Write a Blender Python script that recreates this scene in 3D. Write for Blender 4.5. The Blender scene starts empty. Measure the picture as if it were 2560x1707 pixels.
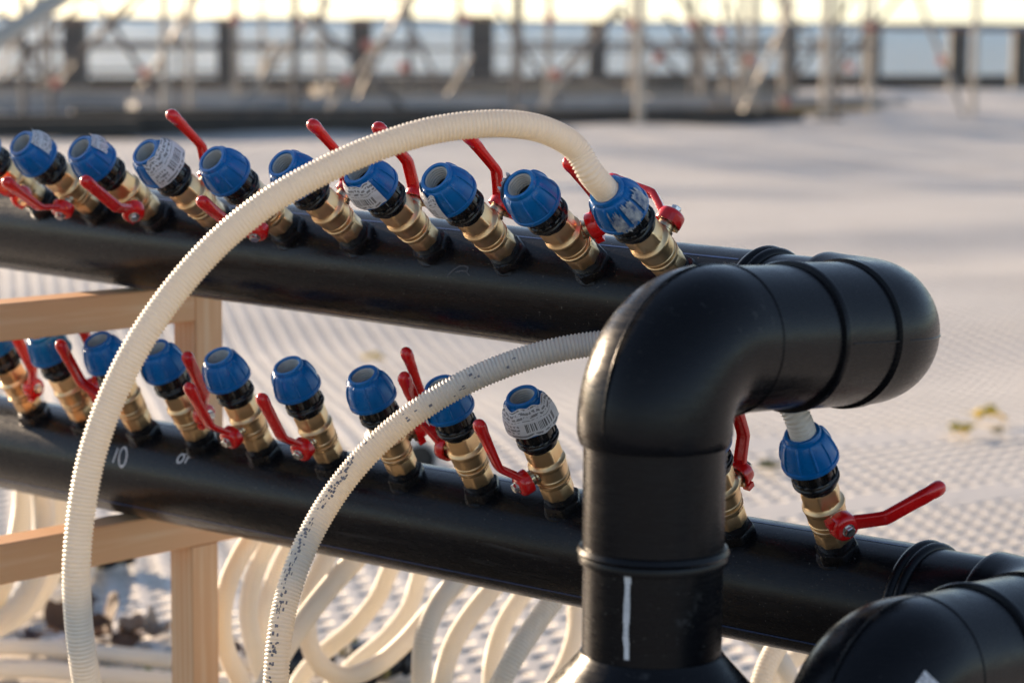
import bpy, bmesh, math, random
from math import sin, cos, pi, radians as rad, sqrt, atan2
from mathutils import Vector as V, Matrix, Euler, noise
random.seed(7)
SC = bpy.context.scene
COL = SC.collection

# ------------------------------------------------------------------ camera
PXW, PXH, FPX = 2560.0, 1707.0, 6044.0          # photo size and focal length in photo pixels
PITCH, ROLL = rad(7.516), rad(0.447)
CP = V((0, 0, 1.0))
_r = V((1, 0, 0)); FWD = V((0, cos(PITCH), -sin(PITCH))); _u = _r.cross(FWD)
RGT = _r*cos(ROLL) + _u*sin(ROLL); UPV = -_r*sin(ROLL) + _u*cos(ROLL)
cam = bpy.data.cameras.new('camera'); camo = bpy.data.objects.new('camera', cam); COL.objects.link(camo)
m = Matrix.Identity(4)
for i in range(3):
    m[i][0] = RGT[i]; m[i][1] = UPV[i]; m[i][2] = -FWD[i]; m[i][3] = CP[i]
camo.matrix_world = m
cam.sensor_width = 36; cam.lens = FPX/PXW*36; cam.clip_start = 0.05; cam.clip_end = 20000
cam.dof.use_dof = True; cam.dof.focus_distance = 2.13; cam.dof.aperture_fstop = 5.8
cam.dof.aperture_blades = 9
SC.camera = camo

# ------------------------------------------------------------------ light
SUN_AZ, SUN_EL = 44.0, 13.0        # degrees left of the view axis, elevation
SC.view_settings.view_transform = 'Standard'; SC.view_settings.look = 'None'
SC.view_settings.gamma = 1.0; SC.view_settings.exposure = 1.06
w = bpy.data.worlds.new('World'); SC.world = w; w.use_nodes = True
nt = w.node_tree; bg = nt.nodes['Background']
sky = nt.nodes.new('ShaderNodeTexSky'); sky.sky_type = 'NISHITA'; sky.sun_disc = False
sky.sun_elevation = rad(SUN_EL); sky.sun_rotation = rad(-SUN_AZ)
sky.air_density = 0.7; sky.dust_density = 0.3; sky.ozone_density = 1.0
hs = nt.nodes.new('ShaderNodeHueSaturation'); hs.inputs['Saturation'].default_value = .84
nt.links.new(sky.outputs[0], hs.inputs['Color']); nt.links.new(hs.outputs[0], bg.inputs[0]); bg.inputs[1].default_value = 0.105
ld = bpy.data.lights.new('sun', 'SUN'); ld.energy = 4.8; ld.angle = rad(0.6); ld.color = (1.0, 0.76, 0.52)
lo = bpy.data.objects.new('sun', ld); COL.objects.link(lo)
sd = V((-sin(rad(SUN_AZ))*cos(rad(SUN_EL)), cos(rad(SUN_AZ))*cos(rad(SUN_EL)), sin(rad(SUN_EL))))
lo.rotation_euler = (-sd).to_track_quat('-Z', 'Y').to_euler()
lo.location = sd*30

# ------------------------------------------------------------------ helpers
def ray(x, y): return FWD + RGT*((x-PXW/2)/FPX) - UPV*((y-PXH/2)/FPX)
def at(x, y, d): return CP + ray(x, y)*d
def gnd(x, y, z=0.0):
    r = ray(x, y); return CP + r*((z-CP.z)/r.z)
def proj(P):
    d = P-CP; z = d.dot(FWD); return (PXW/2+FPX*d.dot(RGT)/z, PXH/2-FPX*d.dot(UPV)/z)
def mesh(name, vs, fs, mat, parent=None, smooth=None, uv=None, mw=None):
    me = bpy.data.meshes.new(name); me.from_pydata([tuple(v) for v in vs], [], fs); me.update()
    if smooth is not None:
        for p in me.polygons: p.use_smooth = True
        me.set_sharp_from_angle(angle=rad(smooth))
    if uv:
        l = me.uv_layers.new(name='UVMap')
        for lp in me.loops: l.data[lp.index].uv = uv[lp.vertex_index]
    o = bpy.data.objects.new(name, me); COL.objects.link(o)
    if mat: me.materials.append(mat)
    if parent: o.parent = parent
    if mw is not None: o.matrix_world = mw
    return o
def tag(o, label=None, cat=None, group=None, kind=None):
    if label: o['label'] = label
    if cat: o['category'] = cat
    if group: o['group'] = group
    if kind: o['kind'] = kind
    return o
def empty(name, loc=(0, 0, 0)):
    o = bpy.data.objects.new(name, None); COL.objects.link(o); o.location = loc; o.empty_display_size = .05; return o
class MB:
    """collects shapes into one vertex/face list"""
    def __init__(s): s.v = []; s.f = []
    def add(s, vs, fs, M=None):
        k = len(s.v); s.v += [tuple(M @ V(q)) if M else tuple(q) for q in vs]; s.f += [tuple(i+k for i in f) for f in fs]; return s
    def box(s, c, d, M=None):
        x, y, z = [q/2 for q in d]; c = V(c)
        vs = [c+V((i*x, j*y, k*z)) for i in (-1, 1) for j in (-1, 1) for k in (-1, 1)]
        return s.add(vs, [(0, 1, 3, 2), (4, 6, 7, 5), (0, 4, 5, 1), (2, 3, 7, 6), (0, 2, 6, 4), (1, 5, 7, 3)], M)
    def lathe(s, prof, n=48, M=None, caps=(False, False)):
        """prof rows (r or function(angle), z)"""
        vs = []; fs = []
        for r, z in prof:
            for i in range(n):
                a = 2*pi*i/n; q = r(a) if callable(r) else r; vs.append((q*cos(a), q*sin(a), z))
        for j in range(len(prof)-1):
            for i in range(n):
                k = (i+1) % n; fs.append((j*n+i, j*n+k, (j+1)*n+k, (j+1)*n+i))
        if caps[0]: fs.append(tuple(range(n))[::-1])
        if caps[1]: fs.append(tuple((len(prof)-1)*n+i for i in range(n)))
        return s.add(vs, fs, M)
    def sweep(s, pts, rr, n=32, caps=True, up=V((0, 0, 1)), flat=1.0):
        pts = [V(p) for p in pts]; N = len(pts)
        if not hasattr(rr, '__len__'): rr = [rr]*N
        t0 = next((q-pts[0] for q in pts[1:] if (q-pts[0]).length > 1e-7)).normalized(); a = t0.cross(up)
        if a.length < 1e-3: a = t0.cross(V((1, 0, 0)))
        a.normalize(); vs = []; fs = []
        for i, p in enumerate(pts):
            j0 = i-1 if i > 0 else 0; j1 = i+1 if i < N-1 else N-1
            t = pts[j1]-pts[j0]
            if t.length < 1e-9: t = t0
            t.normalize(); t0 = t
            a = a - t*a.dot(t); a.normalize(); b = t.cross(a)
            for k in range(n):
                g = 2*pi*k/n; vs.append(p+(a*cos(g)+b*sin(g)*flat)*rr[i])
        for i in range(N-1):
            for k in range(n):
                q = (k+1) % n; fs.append((i*n+k, i*n+q, (i+1)*n+q, (i+1)*n+k))
        if caps:
            fs.append(tuple(range(n))[::-1]); fs.append(tuple((N-1)*n+k for k in range(n)))
        return s.add(vs, fs)
    def build(s, name, mat, parent=None, smooth=None, mw=None):
        return mesh(name, s.v, s.f, mat, parent, smooth, None, mw)
def spline(P, per=16):
    """Catmull-Rom through P (centripetal-ish), returns dense points"""
    P = [V(p) for p in P]; P = [P[0]*2-P[1]]+P+[P[-1]*2-P[-2]]; out = []
    for i in range(1, len(P)-2):
        p0, p1, p2, p3 = P[i-1:i+3]
        t0 = 0.0; t1 = t0+sqrt((p1-p0).length); t2 = t1+sqrt((p2-p1).length); t3 = t2+sqrt((p3-p2).length)
        for k in range(per):
            t = t1+(t2-t1)*k/per
            a1 = p0*((t1-t)/(t1-t0))+p1*((t-t0)/(t1-t0)); a2 = p1*((t2-t)/(t2-t1))+p2*((t-t1)/(t2-t1)); a3 = p2*((t3-t)/(t3-t2))+p3*((t-t2)/(t3-t2))
            b1 = a1*((t2-t)/(t2-t0))+a2*((t-t0)/(t2-t0)); b2 = a2*((t3-t)/(t3-t1))+a3*((t-t1)/(t3-t1))
            out.append(b1*((t2-t)/(t2-t1))+b2*((t-t1)/(t2-t1)))
    out.append(P[-2]); return out
def resample(P, step):
    out = [P[0]]; acc = 0; prev = P[0]; need = step
    for p in P[1:]:
        L = (p-prev).length
        while L >= need:
            prev = prev + (p-prev)*(need/L); out.append(prev.copy()); L = (p-prev).length; need = step
        need -= L; prev = p
    return out

# ------------------------------------------------------------------ materials
def newmat(name):
    mt = bpy.data.materials.new(name); mt.use_nodes = True
    return mt, mt.node_tree, mt.node_tree.nodes['Principled BSDF']
def nd(t, typ, **kw):
    n = t.nodes.new(typ)
    for k, v in kw.items():
        if k.startswith('i_'):
            key = k[2:]; key = int(key) if key.isdigit() else key
            n.inputs[key].default_value = v
        else: setattr(n, k, v)
    return n
def ramp(t, src, stops):
    r = t.nodes.new('ShaderNodeValToRGB'); e = r.color_ramp.elements
    while len(e) < len(stops): e.new(.5)
    for q, (p, c) in zip(e, stops): q.position = p; q.color = (*c, 1) if len(c) == 3 else c
    t.links.new(src, r.inputs[0]); return r
def coord(t, kind='Object', scale=(1, 1, 1)):
    c = t.nodes.new('ShaderNodeTexCoord'); mp = t.nodes.new('ShaderNodeMapping'); mp.inputs['Scale'].default_value = scale
    t.links.new(c.outputs[kind], mp.inputs[0]); return mp.outputs[0]
def noise_n(t, vec, scale, detail=4, rough=.6):
    n = t.nodes.new('ShaderNodeTexNoise'); n.inputs['Scale'].default_value = scale; n.inputs['Detail'].default_value = detail
    n.inputs['Roughness'].default_value = rough; t.links.new(vec, n.inputs['Vector']); return n.outputs[0]
def bump(t, bs, h, strength, dist):
    b = t.nodes.new('ShaderNodeBump'); b.inputs['Strength'].default_value = strength; b.inputs['Distance'].default_value = dist
    t.links.new(h, b.inputs['Height']); t.links.new(b.outputs[0], bs.inputs['Normal']); return b
def surf(name, c1, c2=None, scale=30, rough=(.3, .45), metal=0, bmp=(.0, .001), bscale=200, vec=(1, 1, 1), coat=0, spec=.5):
    mt, t, b = newmat(name); vc = coord(t, 'Object', vec)
    n = noise_n(t, vc, scale)
    c2 = c2 or c1
    r = ramp(t, n, [(.35, c1), (.65, c2)]); t.links.new(r.outputs[0], b.inputs['Base Color'])
    r2 = ramp(t, noise_n(t, vc, scale*2.3, 6), [(.35, (rough[0],)*3), (.65, (rough[1],)*3)]); t.links.new(r2.outputs[0], b.inputs['Roughness'])
    b.inputs['Metallic'].default_value = metal; b.inputs['Specular IOR Level'].default_value = spec
    b.inputs['Coat Weight'].default_value = coat; b.inputs['Coat Roughness'].default_value = .15
    if bmp[0]: bump(t, b, noise_n(t, vc, bscale, 5), bmp[0], bmp[1])
    return mt
def black_pe(name, rough, dust=.0, scuff=.35):
    """black polyethylene: fine draw marks along the pipe, scuffs, pale dust specks"""
    mt, t, b = newmat(name); vc = coord(t, 'Object')
    n = noise_n(t, vc, 9, 6); sp = noise_n(t, vc, 420, 2)
    mk = ramp(t, sp, [(.70, (0, 0, 0)), (.74, (1, 1, 1))])
    cl = ramp(t, n, [(.3, (.004, .0045, .006)), (.7, (.008, .008, .010))])
    mx = nd(t, 'ShaderNodeMixRGB'); mx.inputs[2].default_value = (.26, .24, .21, 1)
    mu = nd(t, 'ShaderNodeMath', operation='MULTIPLY'); mu.inputs[1].default_value = dust
    t.links.new(mk.outputs[0], mu.inputs[0]); t.links.new(mu.outputs[0], mx.inputs[0]); t.links.new(cl.outputs[0], mx.inputs[1])
    sc = noise_n(t, coord(t, 'Object', (1, 1, 6)), 35, 8, .75)
    r2 = ramp(t, sc, [(.35, (rough-.04,)*3), (.7, (rough+.12,)*3)])
    # scuffs and draw marks running along the manifold pipes
    tc = t.nodes.new('ShaderNodeTexCoord'); mp = t.nodes.new('ShaderNodeMapping'); mp.inputs['Rotation'].default_value = (0, 0, rad(-136.9))
    t.links.new(tc.outputs['Object'], mp.inputs[0]); mp3 = t.nodes.new('ShaderNodeMapping'); mp3.inputs['Scale'].default_value = (2.2, 70, 70); t.links.new(mp.outputs[0], mp3.inputs[0])
    stn = noise_n(t, mp3.outputs[0], 1.0, 6, .7); stm = ramp(t, stn, [(.60, (0, 0, 0)), (.70, (1, 1, 1))])
    ptc = ramp(t, noise_n(t, vc, 5, 4), [(.5, (0, 0, 0)), (.62, (1, 1, 1))])
    mm = nd(t, 'ShaderNodeMath', operation='MULTIPLY'); t.links.new(stm.outputs[0], mm.inputs[0]); t.links.new(ptc.outputs[0], mm.inputs[1])
    ms = nd(t, 'ShaderNodeMath', operation='MULTIPLY'); ms.inputs[1].default_value = scuff; t.links.new(mm.outputs[0], ms.inputs[0])
    mx2 = nd(t, 'ShaderNodeMixRGB'); mx2.inputs[2].default_value = (.10, .10, .105, 1); t.links.new(ms.outputs[0], mx2.inputs[0]); t.links.new(mx.outputs[0], mx2.inputs[1]); t.links.new(mx2.outputs[0], b.inputs['Base Color'])
    ad = nd(t, 'ShaderNodeMath', operation='MULTIPLY_ADD'); ad.inputs[1].default_value = .22; t.links.new(mm.outputs[0], ad.inputs[0]); t.links.new(r2.outputs[0], ad.inputs[2]); t.links.new(ad.outputs[0], b.inputs['Roughness'])
    b.inputs['Specular IOR Level'].default_value = .22
    bump(t, b, noise_n(t, vc, 90, 9, .7), .12, .0012)
    return mt
M_PE = black_pe('black_polyethylene', .24, .6)
M_FIT = black_pe('black_fitting_plastic', .24, .15)
M_CAP = surf('black_collar_plastic', (.006, .006, .007), (.01, .01, .011), 60, (.16, .3), bmp=(.1, .001))
M_THREAD = surf('black_thread_plastic', (.005, .005, .006), (.010, .009, .009), 80, (.22, .38), bmp=(.4, .0015), bscale=300)
M_BLUE = surf('blue_nut_plastic', (.0, .12, .37), (.0, .145, .44), 40, (.25, .36), bmp=(.15, .0008), bscale=150, spec=.4)
M_STRIPE = surf('blue_stripe', (.02, .06, .19), (.015, .045, .14), 60, (.35, .45))
M_RED = surf('red_lever_paint', (.66, .005, .006), (.76, .010, .010), 50, (.18, .3), bmp=(.25, .0012), bscale=120, coat=.5)
M_BRASS = surf('sandblasted_brass', (.84, .56, .29), (.88, .61, .34), 40, (.29, .36), metal=.92, bmp=(.35, .0006), bscale=1400)
M_BRASS2 = surf('nickel_brass', (.56, .44, .28), (.64, .52, .35), 90, (.22, .34), metal=.95, bmp=(.25, .0005), bscale=900)
M_STEEL = surf('bolt_steel', (.55, .54, .52), (.65, .64, .62), 90, (.22, .35), metal=1)
M_INS = surf('grey_insert_plastic', (.33, .34, .34), (.42, .43, .43), 40, (.4, .5))
M_CHALK = surf('chalk_white', (.55, .56, .58), (.75, .75, .76), 160, (.8, .9))
M_CHALK2 = surf('faint_chalk', (.05, .055, .065), (.08, .085, .1), 160, (.7, .8))
M_DIRT = surf('white_residue', (.05, .10, .22), (.60, .58, .56), 110, (.7, .9), bmp=(.5, .002), bscale=260)
def hose_mat(name, tr):
    mt, t, b = newmat(name); vc = coord(t, 'Object')
    r = ramp(t, noise_n(t, vc, 14, 5), [(.3, (.83, .81, .77)), (.7, (.88, .86, .83))])
    t.links.new(r.outputs[0], b.inputs['Base Color']); b.inputs['Roughness'].default_value = .36
    tl = t.nodes.new('ShaderNodeBsdfTranslucent'); tl.inputs[0].default_value = (.95, .84, .63, 1)
    ms = t.nodes.new('ShaderNodeMixShader'); ms.inputs[0].default_value = tr
    t.links.new(b.outputs[0], ms.inputs[1]); t.links.new(tl.outputs[0], ms.inputs[2])
    t.links.new(ms.outputs[0], t.nodes['Material Output'].inputs[0]); return mt
M_HOSE = hose_mat('white_corrugated_hose', .34)
M_INK = surf('smudged_ink', (.12, .12, .15), (.28, .28, .31), 300, (.5, .6))
def wood_mat():
    mt, t, b = newmat('raw_pine')
    vc = coord(t, 'Object', (1, 1, .06))
    w = nd(t, 'ShaderNodeTexWave', wave_type='BANDS', bands_direction='X'); w.inputs['Scale'].default_value = 34; w.inputs['Distortion'].default_value = 7
    w.inputs['Detail'].default_value = 3; w.inputs['Detail Scale'].default_value = 2
    t.links.new(vc, w.inputs['Vector'])
    r = ramp(t, w.outputs[1], [(.1, (.88, .49, .25)), (.6, (.92, .55, .30)), (.95, (.94, .60, .35))])
    n2 = noise_n(t, coord(t, 'Object', (1, 1, .3)), 9, 5)
    mx = nd(t, 'ShaderNodeMixRGB', blend_type='MULTIPLY'); mx.inputs[0].default_value = .6
    r2 = ramp(t, n2, [(.3, (.90, .83, .77)), (.7, (1, 1, 1))])
    t.links.new(r.outputs[0], mx.inputs[1]); t.links.new(r2.outputs[0], mx.inputs[2]); t.links.new(mx.outputs[0], b.inputs['Base Color'])
    b.inputs['Roughness'].default_value = .62; bump(t, b, w.outputs[1], .15, .001); return mt
M_WOOD = wood_mat()
def paper_mat(seed):
    mt, t, b = newmat('printed_paper')
    c = t.nodes.new('ShaderNodeTexCoord'); s = t.nodes.new('ShaderNodeSeparateXYZ'); t.links.new(c.outputs['UV'], s.inputs[0])
    def mth(op, a, bb=None, cc=None):
        n = t.nodes.new('ShaderNodeMath'); n.operation = op
        for i, q in enumerate((a, bb, cc)):
            if q is None: continue
            if isinstance(q, (int, float)): n.inputs[i].default_value = q
            else: t.links.new(q, n.inputs[i])
        return n.outputs[0]
    u, v = s.outputs[0], s.outputs[1]
    def inside(x, a, bb): return mth('MULTIPLY', mth('GREATER_THAN', x, a), mth('LESS_THAN', x, bb))
    # lettering: rows of broken dark marks
    mp = t.nodes.new('ShaderNodeMapping'); mp.inputs['Scale'].default_value = (24, 8, 1); mp.inputs['Location'].default_value = (seed*3.1, seed, 0)
    t.links.new(c.outputs['UV'], mp.inputs[0])
    nz = noise_n(t, mp.outputs[0], 1.0, 1)
    rows = mth('GREATER_THAN', mth('FRACT', mth('MULTIPLY', v, 8)), .40)
    txt = mth('MULTIPLY', rows, mth('GREATER_THAN', nz, .47))
    zone = mth('MAXIMUM', inside(v, .60, .97), mth('MULTIPLY', inside(v, .1, .5), inside(u, .06, .34)))
    zone = mth('MAXIMUM', zone, mth('MULTIPLY', inside(v, .03, .12), inside(u, .2, .9)))
    txt = mth('MULTIPLY', txt, zone)
    # bar code
    mp2 = t.nodes.new('ShaderNodeMapping'); mp2.inputs['Scale'].default_value = (55, .01, 1); mp2.inputs['Location'].default_value = (seed*7, 0, 0)
    t.links.new(c.outputs['UV'], mp2.inputs[0])
    bars = mth('GREATER_THAN', noise_n(t, mp2.outputs[0], 1.0, 0), .5)
    bars = mth('MULTIPLY', bars, mth('MULTIPLY', inside(v, .2, .5), inside(u, .42, .86)))
    ink = mth('MINIMUM', mth('ADD', mth('MULTIPLY', txt, .75), mth('MULTIPLY', bars, .9)), 1.0)
    mx = t.nodes.new('ShaderNodeMixRGB'); t.links.new(ink, mx.inputs[0])
    pr = ramp(t, noise_n(t, c.outputs['UV'], 5, 4), [(.3, (.62, .61, .64)), (.7, (.74, .73, .75))])
    t.links.new(pr.outputs[0], mx.inputs[1]); mx.inputs[2].default_value = (.09, .085, .09, 1)
    t.links.new(mx.outputs[0], b.inputs['Base Color']); b.inputs['Roughness'].default_value = .7
    bump(t, b, noise_n(t, c.outputs['UV'], 9, 4), .3, .003)
    return mt
M_PAPER = paper_mat(1)
M_PAPER2 = paper_mat(4)

# ------------------------------------------------------------------ the setting
def ground_mat():
    mt, t, b = newmat('pitted_white_matting')
    g = t.nodes.new('ShaderNodeNewGeometry'); s = t.nodes.new('ShaderNodeSeparateXYZ'); t.links.new(g.outputs['Position'], s.inputs[0])
    def mth(op, a, bb=None, cc=None):
        n = t.nodes.new('ShaderNodeMath'); n.operation = op
        for i, q in enumerate((a, bb, cc)):
            if q is None: continue
            if isinstance(q, (int, float)): n.inputs[i].default_value = q
            else: t.links.new(q, n.inputs[i])
        return n.outputs[0]
    a = rad(12); P = .052
    X = mth('ADD', mth('MULTIPLY', s.outputs[0], cos(a)), mth('MULTIPLY', s.outputs[1], sin(a)))
    Y = mth('SUBTRACT', mth('MULTIPLY', s.outputs[1], cos(a)), mth('MULTIPLY', s.outputs[0], sin(a)))
    k = 2*pi/P
    h = mth('ADD', mth('COSINE', mth('MULTIPLY', X, k)),
            mth('ADD', mth('COSINE', mth('ADD', mth('MULTIPLY', X, k*.5), mth('MULTIPLY', Y, k*.866))),
                mth('COSINE', mth('SUBTRACT', mth('MULTIPLY', X, k*.5), mth('MULTIPLY', Y, k*.866)))))
    pits = mth('MULTIPLY', mth('POWER', mth('MAXIMUM', mth('MULTIPLY', h, .333), 0.0), 1.15), -1.0)
    # smooth welded strips without pits
    st = mth('ADD', s.outputs[1], mth('MULTIPLY', s.outputs[0], -.42))
    def band(c, wd): return mth('MINIMUM', mth('MAXIMUM', mth('MULTIPLY', mth('SUBTRACT', mth('ABSOLUTE', mth('SUBTRACT', st, c)), wd), 40.0), 0.0), 1.0)
    strip = mth('MAXIMUM', mth('MULTIPLY', band(4.72, .07), band(5.47, .09)), mth('LESS_THAN', s.outputs[0], .22))
    hh = mth('MULTIPLY', pits, strip)
    bp = t.nodes.new('ShaderNodeBump'); bp.inputs['Strength'].default_value = 1.0; bp.inputs['Distance'].default_value = .030
    t.links.new(hh, bp.inputs['Height'])
    b2 = t.nodes.new('ShaderNodeBump'); b2.inputs['Strength'].default_value = .22; b2.inputs['Distance'].default_value = .01
    t.links.new(noise_n(t, g.outputs['Position'], 14, 5), b2.inputs['Height']); t.links.new(bp.outputs[0], b2.inputs['Normal'])
    t.links.new(b2.outputs[0], b.inputs['Normal'])
    r = ramp(t, noise_n(t, g.outputs['Position'], 1.6, 6), [(.3, (.62, .575, .525)), (.7, (.72, .675, .625))])
    t.links.new(r.outputs[0], b.inputs['Base Color']); b.inputs['Roughness'].default_value = .55
    return mt
M_GROUND = ground_mat()
def ground():
    xs = []; x = -16.0
    while x < 18: xs.append(x); x += .07 if -1.9 < x < 4 else .16
    xs = [-60, -30]+xs+[18, 30, 60]
    ys = [-6, -2]; y = 1.0
    while y < 37.5: ys.append(y); y += .05+.008*max(0, y-4)
    ys.append(37.6)
    vs = []; fs = []
    for y in ys:
        for x in xs:
            f = min(1, max(0, (y-5.0)/3.0))
            z = (noise.noise(V((x*.20+3, y*.34, 1)))*.10+noise.noise(V((x*.36+9, y*.8, 4)))*.075+noise.noise(V((x*1.0+2, y*1.7, 8)))*.014)*f
            z += noise.noise(V((x*1.9, y*1.5, 7)))*.004
            z -= .004+.0*f
            vs.append((x, y, z))
    n = len(xs)
    for j in range(len(ys)-1):
        for i in range(n-1): fs.append((j*n+i, j*n+i+1, (j+1)*n+i+1, (j+1)*n+i))
    tag(mesh('ground', vs, fs, M_GROUND, smooth=180), kind='structure')
ground()
# added unseen ground sheet on the camera side, toned for reflections and bounce
M_ADDED_GND = surf('added_ground_tone', (.36, .33, .30), (.44, .41, .375), 6, (.75, .9), bmp=(.4, .01), bscale=60)
tag(MB().add([(-60, -40, .012), (60, -40, .012), (60, 1.5, .012), (-60, 1.5, .012)], [(0, 1, 2, 3)]).build('added_near_ground', M_ADDED_GND), kind='structure')
M_REFL_DARK = surf('reflection_dark', (.035, .034, .033), (.06, .057, .054), 9, (.8, .95), bmp=(.5, .01), bscale=90)
tag(MB().add([(-3.59, .499, .018), (.55, .5, .018), (.35, 2.6, .018), (-.3, 2.85, .018), (-3.6, 2.6, .018)], [(0, 1, 2, 3, 4)]).build('reflection_dark_sheet', M_REFL_DARK), kind='structure')  # added unseen dark sheet, shaped to darken reflections in the black pipes
def water():
    mt, t, b = newmat('sea_water')
    b.inputs['Base Color'].default_value = (.28, .45, .60, 1); b.inputs['Roughness'].default_value = .45; b.inputs['Specular IOR Level'].default_value = .3
    g = t.nodes.new('ShaderNodeNewGeometry'); mp = t.nodes.new('ShaderNodeMapping'); mp.inputs['Scale'].default_value = (1, 1, 1)
    t.links.new(g.outputs['Position'], mp.inputs[0])
    bump(t, b, noise_n(t, mp.outputs[0], .55, 8, .75), 1.0, 1.6)
    tag(mesh('water', [(-9000, 37.7, -1.3), (9000, 37.7, -1.3), (9000, 9000, -1.3), (-9000, 9000, -1.3)], [(0, 1, 2, 3)], mt), kind='structure')
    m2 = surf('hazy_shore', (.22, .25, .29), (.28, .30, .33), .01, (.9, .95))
    mb = MB(); P = []
    for i in range(61):
        x = -1500+i*50; hgt = 6+7*abs(noise.noise(V((i*.21, 3, 0))))
        mb.box((x, 4200, hgt/2-1.3), (50, 60, hgt))
    tag(mb.build('far_shore', m2), kind='structure')
    mw = surf('quay_concrete', (.16, .14, .12), (.24, .21, .18), 3, (.8, .9))
    tag(MB().box((0, 37.66, -1.6), (160, .1, 3.1)).build('quay_wall', mw), kind='structure')
water()

# ------------------------------------------------------------------ quay-side background
M_POST = surf('weathered_steel_post', (.075, .07, .065), (.13, .12, .108), 4, (.6, .8), bmp=(.3, .02), bscale=20)
M_RUST = surf('rusty_cap', (.17, .085, .05), (.25, .13, .08), 6, (.7, .85))
M_TUBE = surf('galvanised_tube', (.36, .31, .26), (.50, .44, .37), 5, (.4, .6), metal=.1)
M_TUBED = surf('dark_tube', (.11, .10, .095), (.17, .155, .145), 5, (.4, .55), metal=.3)
M_COUP = surf('red_coupler', (.45, .13, .10), (.55, .19, .14), 9, (.5, .6))
M_SLAB = surf('grey_board', (.27, .265, .26), (.38, .37, .36), 2, (.6, .8), bmp=(.3, .02), bscale=12)
M_SLAB2 = surf('brown_board', (.20, .165, .13), (.30, .25, .19), 2, (.6, .8))
M_OCHRE = surf('ochre_board', (.34, .21, .07), (.42, .27, .1), 2, (.6, .8))
M_DARKB = surf('dark_sleeper', (.035, .03, .026), (.06, .05, .04), 2, (.7, .85))
posts = [(190, 55, 49, 233, 'leftmost of the thick grey quay posts, beside the scaffold cross brace'), (571, 50, 52, 232, 'second thick grey quay post from the left'),
         (903, 52, 52, 231, 'third thick grey quay post from the left'), (1203, 62, 40, 230, 'widest dark quay post, right of the arch of the near hose'),
         (1491, 46, 56, 229, 'fifth quay post from the left, crossed by scaffold braces'), (1747, 38, 58, 228, 'tan sunlit quay post above the near elbow'),
         (1970, 40, 66, 227, 'third quay post from the right, behind pale tubes'), (2180, 36, 68, 226, 'quay post left of the open stretch of water'),
         (2392, 44, 72, 224, 'second quay post from the right'), (2548, 40, 76, 222, 'last quay post at the right edge of the photo')]
for i, (px, wpx, ty, by, lb) in enumerate(posts):
    p = gnd(px, by, 0.0); d = (p-CP).dot(FWD); wd = wpx/FPX*d
    zt = (at(px, ty, d)).z
    root = empty('quay_post', (p.x, p.y, 0)); tag(root, lb, 'post', 'thick posts along the quay edge')
    MB().lathe([(lambda a: .5*wd*min(1/max(abs(cos(a)), .001), 1/max(abs(sin(a)), .001)), 0), (lambda a: .5*wd*min(1/max(abs(cos(a)), .001), 1/max(abs(sin(a)), .001)), zt-.05)], 40, caps=(True, True)).build('post_shaft', M_POST if i != 5 else M_TUBE, root)  # one post takes the paler tube material as painted sunlight
    MB().box((0, 0, zt-.02), (wd*1.12, wd*1.12, .055)).build('post_cap', M_RUST, root)
def tube_pts(a, b, r, n=10): return MB().sweep([a, b], r, n)
# rail linking the right hand posts
rl = empty('quay_rail', gnd(2180, 224)); tag(rl, 'thin brown top rail joining the quay posts at far right', 'rail')
q = [at(x, y, (gnd(x2, y2)-CP).dot(FWD)) for x, y, x2, y2 in ((2180, 70, 2180, 226), (2392, 73, 2392, 224), (2700, 78, 2700, 220))]
o = MB().sweep(q, .028, 8).build('rail_bar', M_RUST); o.parent = rl; o.matrix_parent_inverse = Matrix.Translation(-rl.location)
# kerb along the quay, dark
k0, k1 = gnd(-300, 226), gnd(2900, 214)
kb = MB(); dr = (k1-k0); L = dr.length; ang = atan2(dr.y, dr.x)
kb.box((0, 0, .07), (L, .9, .20)); o = kb.build('quay_kerb', M_DARKB); o.location = (k0+k1)/2; o.rotation_euler = (0, 0, ang)
tag(o, 'low dark kerb beam running along the water edge under the posts', 'kerb')
# lying boards and sleepers
boards = [  # px left, px right, px y of base, height, depth, material, label
    (-60, 700, 283, .17, .5, M_SLAB, 'grey board lying at far left behind the blue nuts'),
    (-60, 820, 262, .16, .6, M_SLAB2, 'brown board lying behind the far left grey board'),
    (330, 1260, 306, .20, .5, M_SLAB, 'long grey board lying under the arch of the near hose'),
    (120, 1330, 334, .17, .5, M_DARKB, 'near dark sleeper edging the white matting at left'),
    (-60, 330, 345, .15, .5, M_DARKB, 'short dark sleeper at the far left edge of the matting'),
    (800, 1560, 262, .22, .6, M_SLAB2, 'brown board lying in front of the middle quay posts'),
    (1000, 1640, 290, .17, .5, M_SLAB, 'grey board lying behind the top of the hose arch'),
    (1280, 1980, 316, .12, .5, M_DARKB, 'long dark sleeper edging the matting above the elbow'),
    (1600, 2240, 282, .14, .5, M_SLAB, 'grey board lying right of centre below the tubes'),
    (1760, 2240, 292, .06, .3, M_OCHRE, 'thin ochre board right of centre on the matting'),
    (760, 1060, 300, .06, .2, M_OCHRE, 'small ochre board behind the upended red levers'),
    (1500, 1960, 252, .16, .5, M_SLAB2, 'brown board lying behind the thin ochre board')]
for a, b_, y, h, dp, mt, lb in boards:
    pa, pb = gnd(a, y), gnd(b_, y-6); d = pb-pa; mid = (pa+pb)/2
    o = MB().box((0, 0, h/2), (d.length, dp, h)).box((0, dp*.3, h+.02), (d.length*.9, dp*.3, .04)).build('lying_board', mt)
    o.location = (mid.x, mid.y, .0); o.rotation_euler = (0, 0, atan2(d.y, d.x)); tag(o, lb, 'board', 'boards and sleepers lying by the quay')
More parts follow.
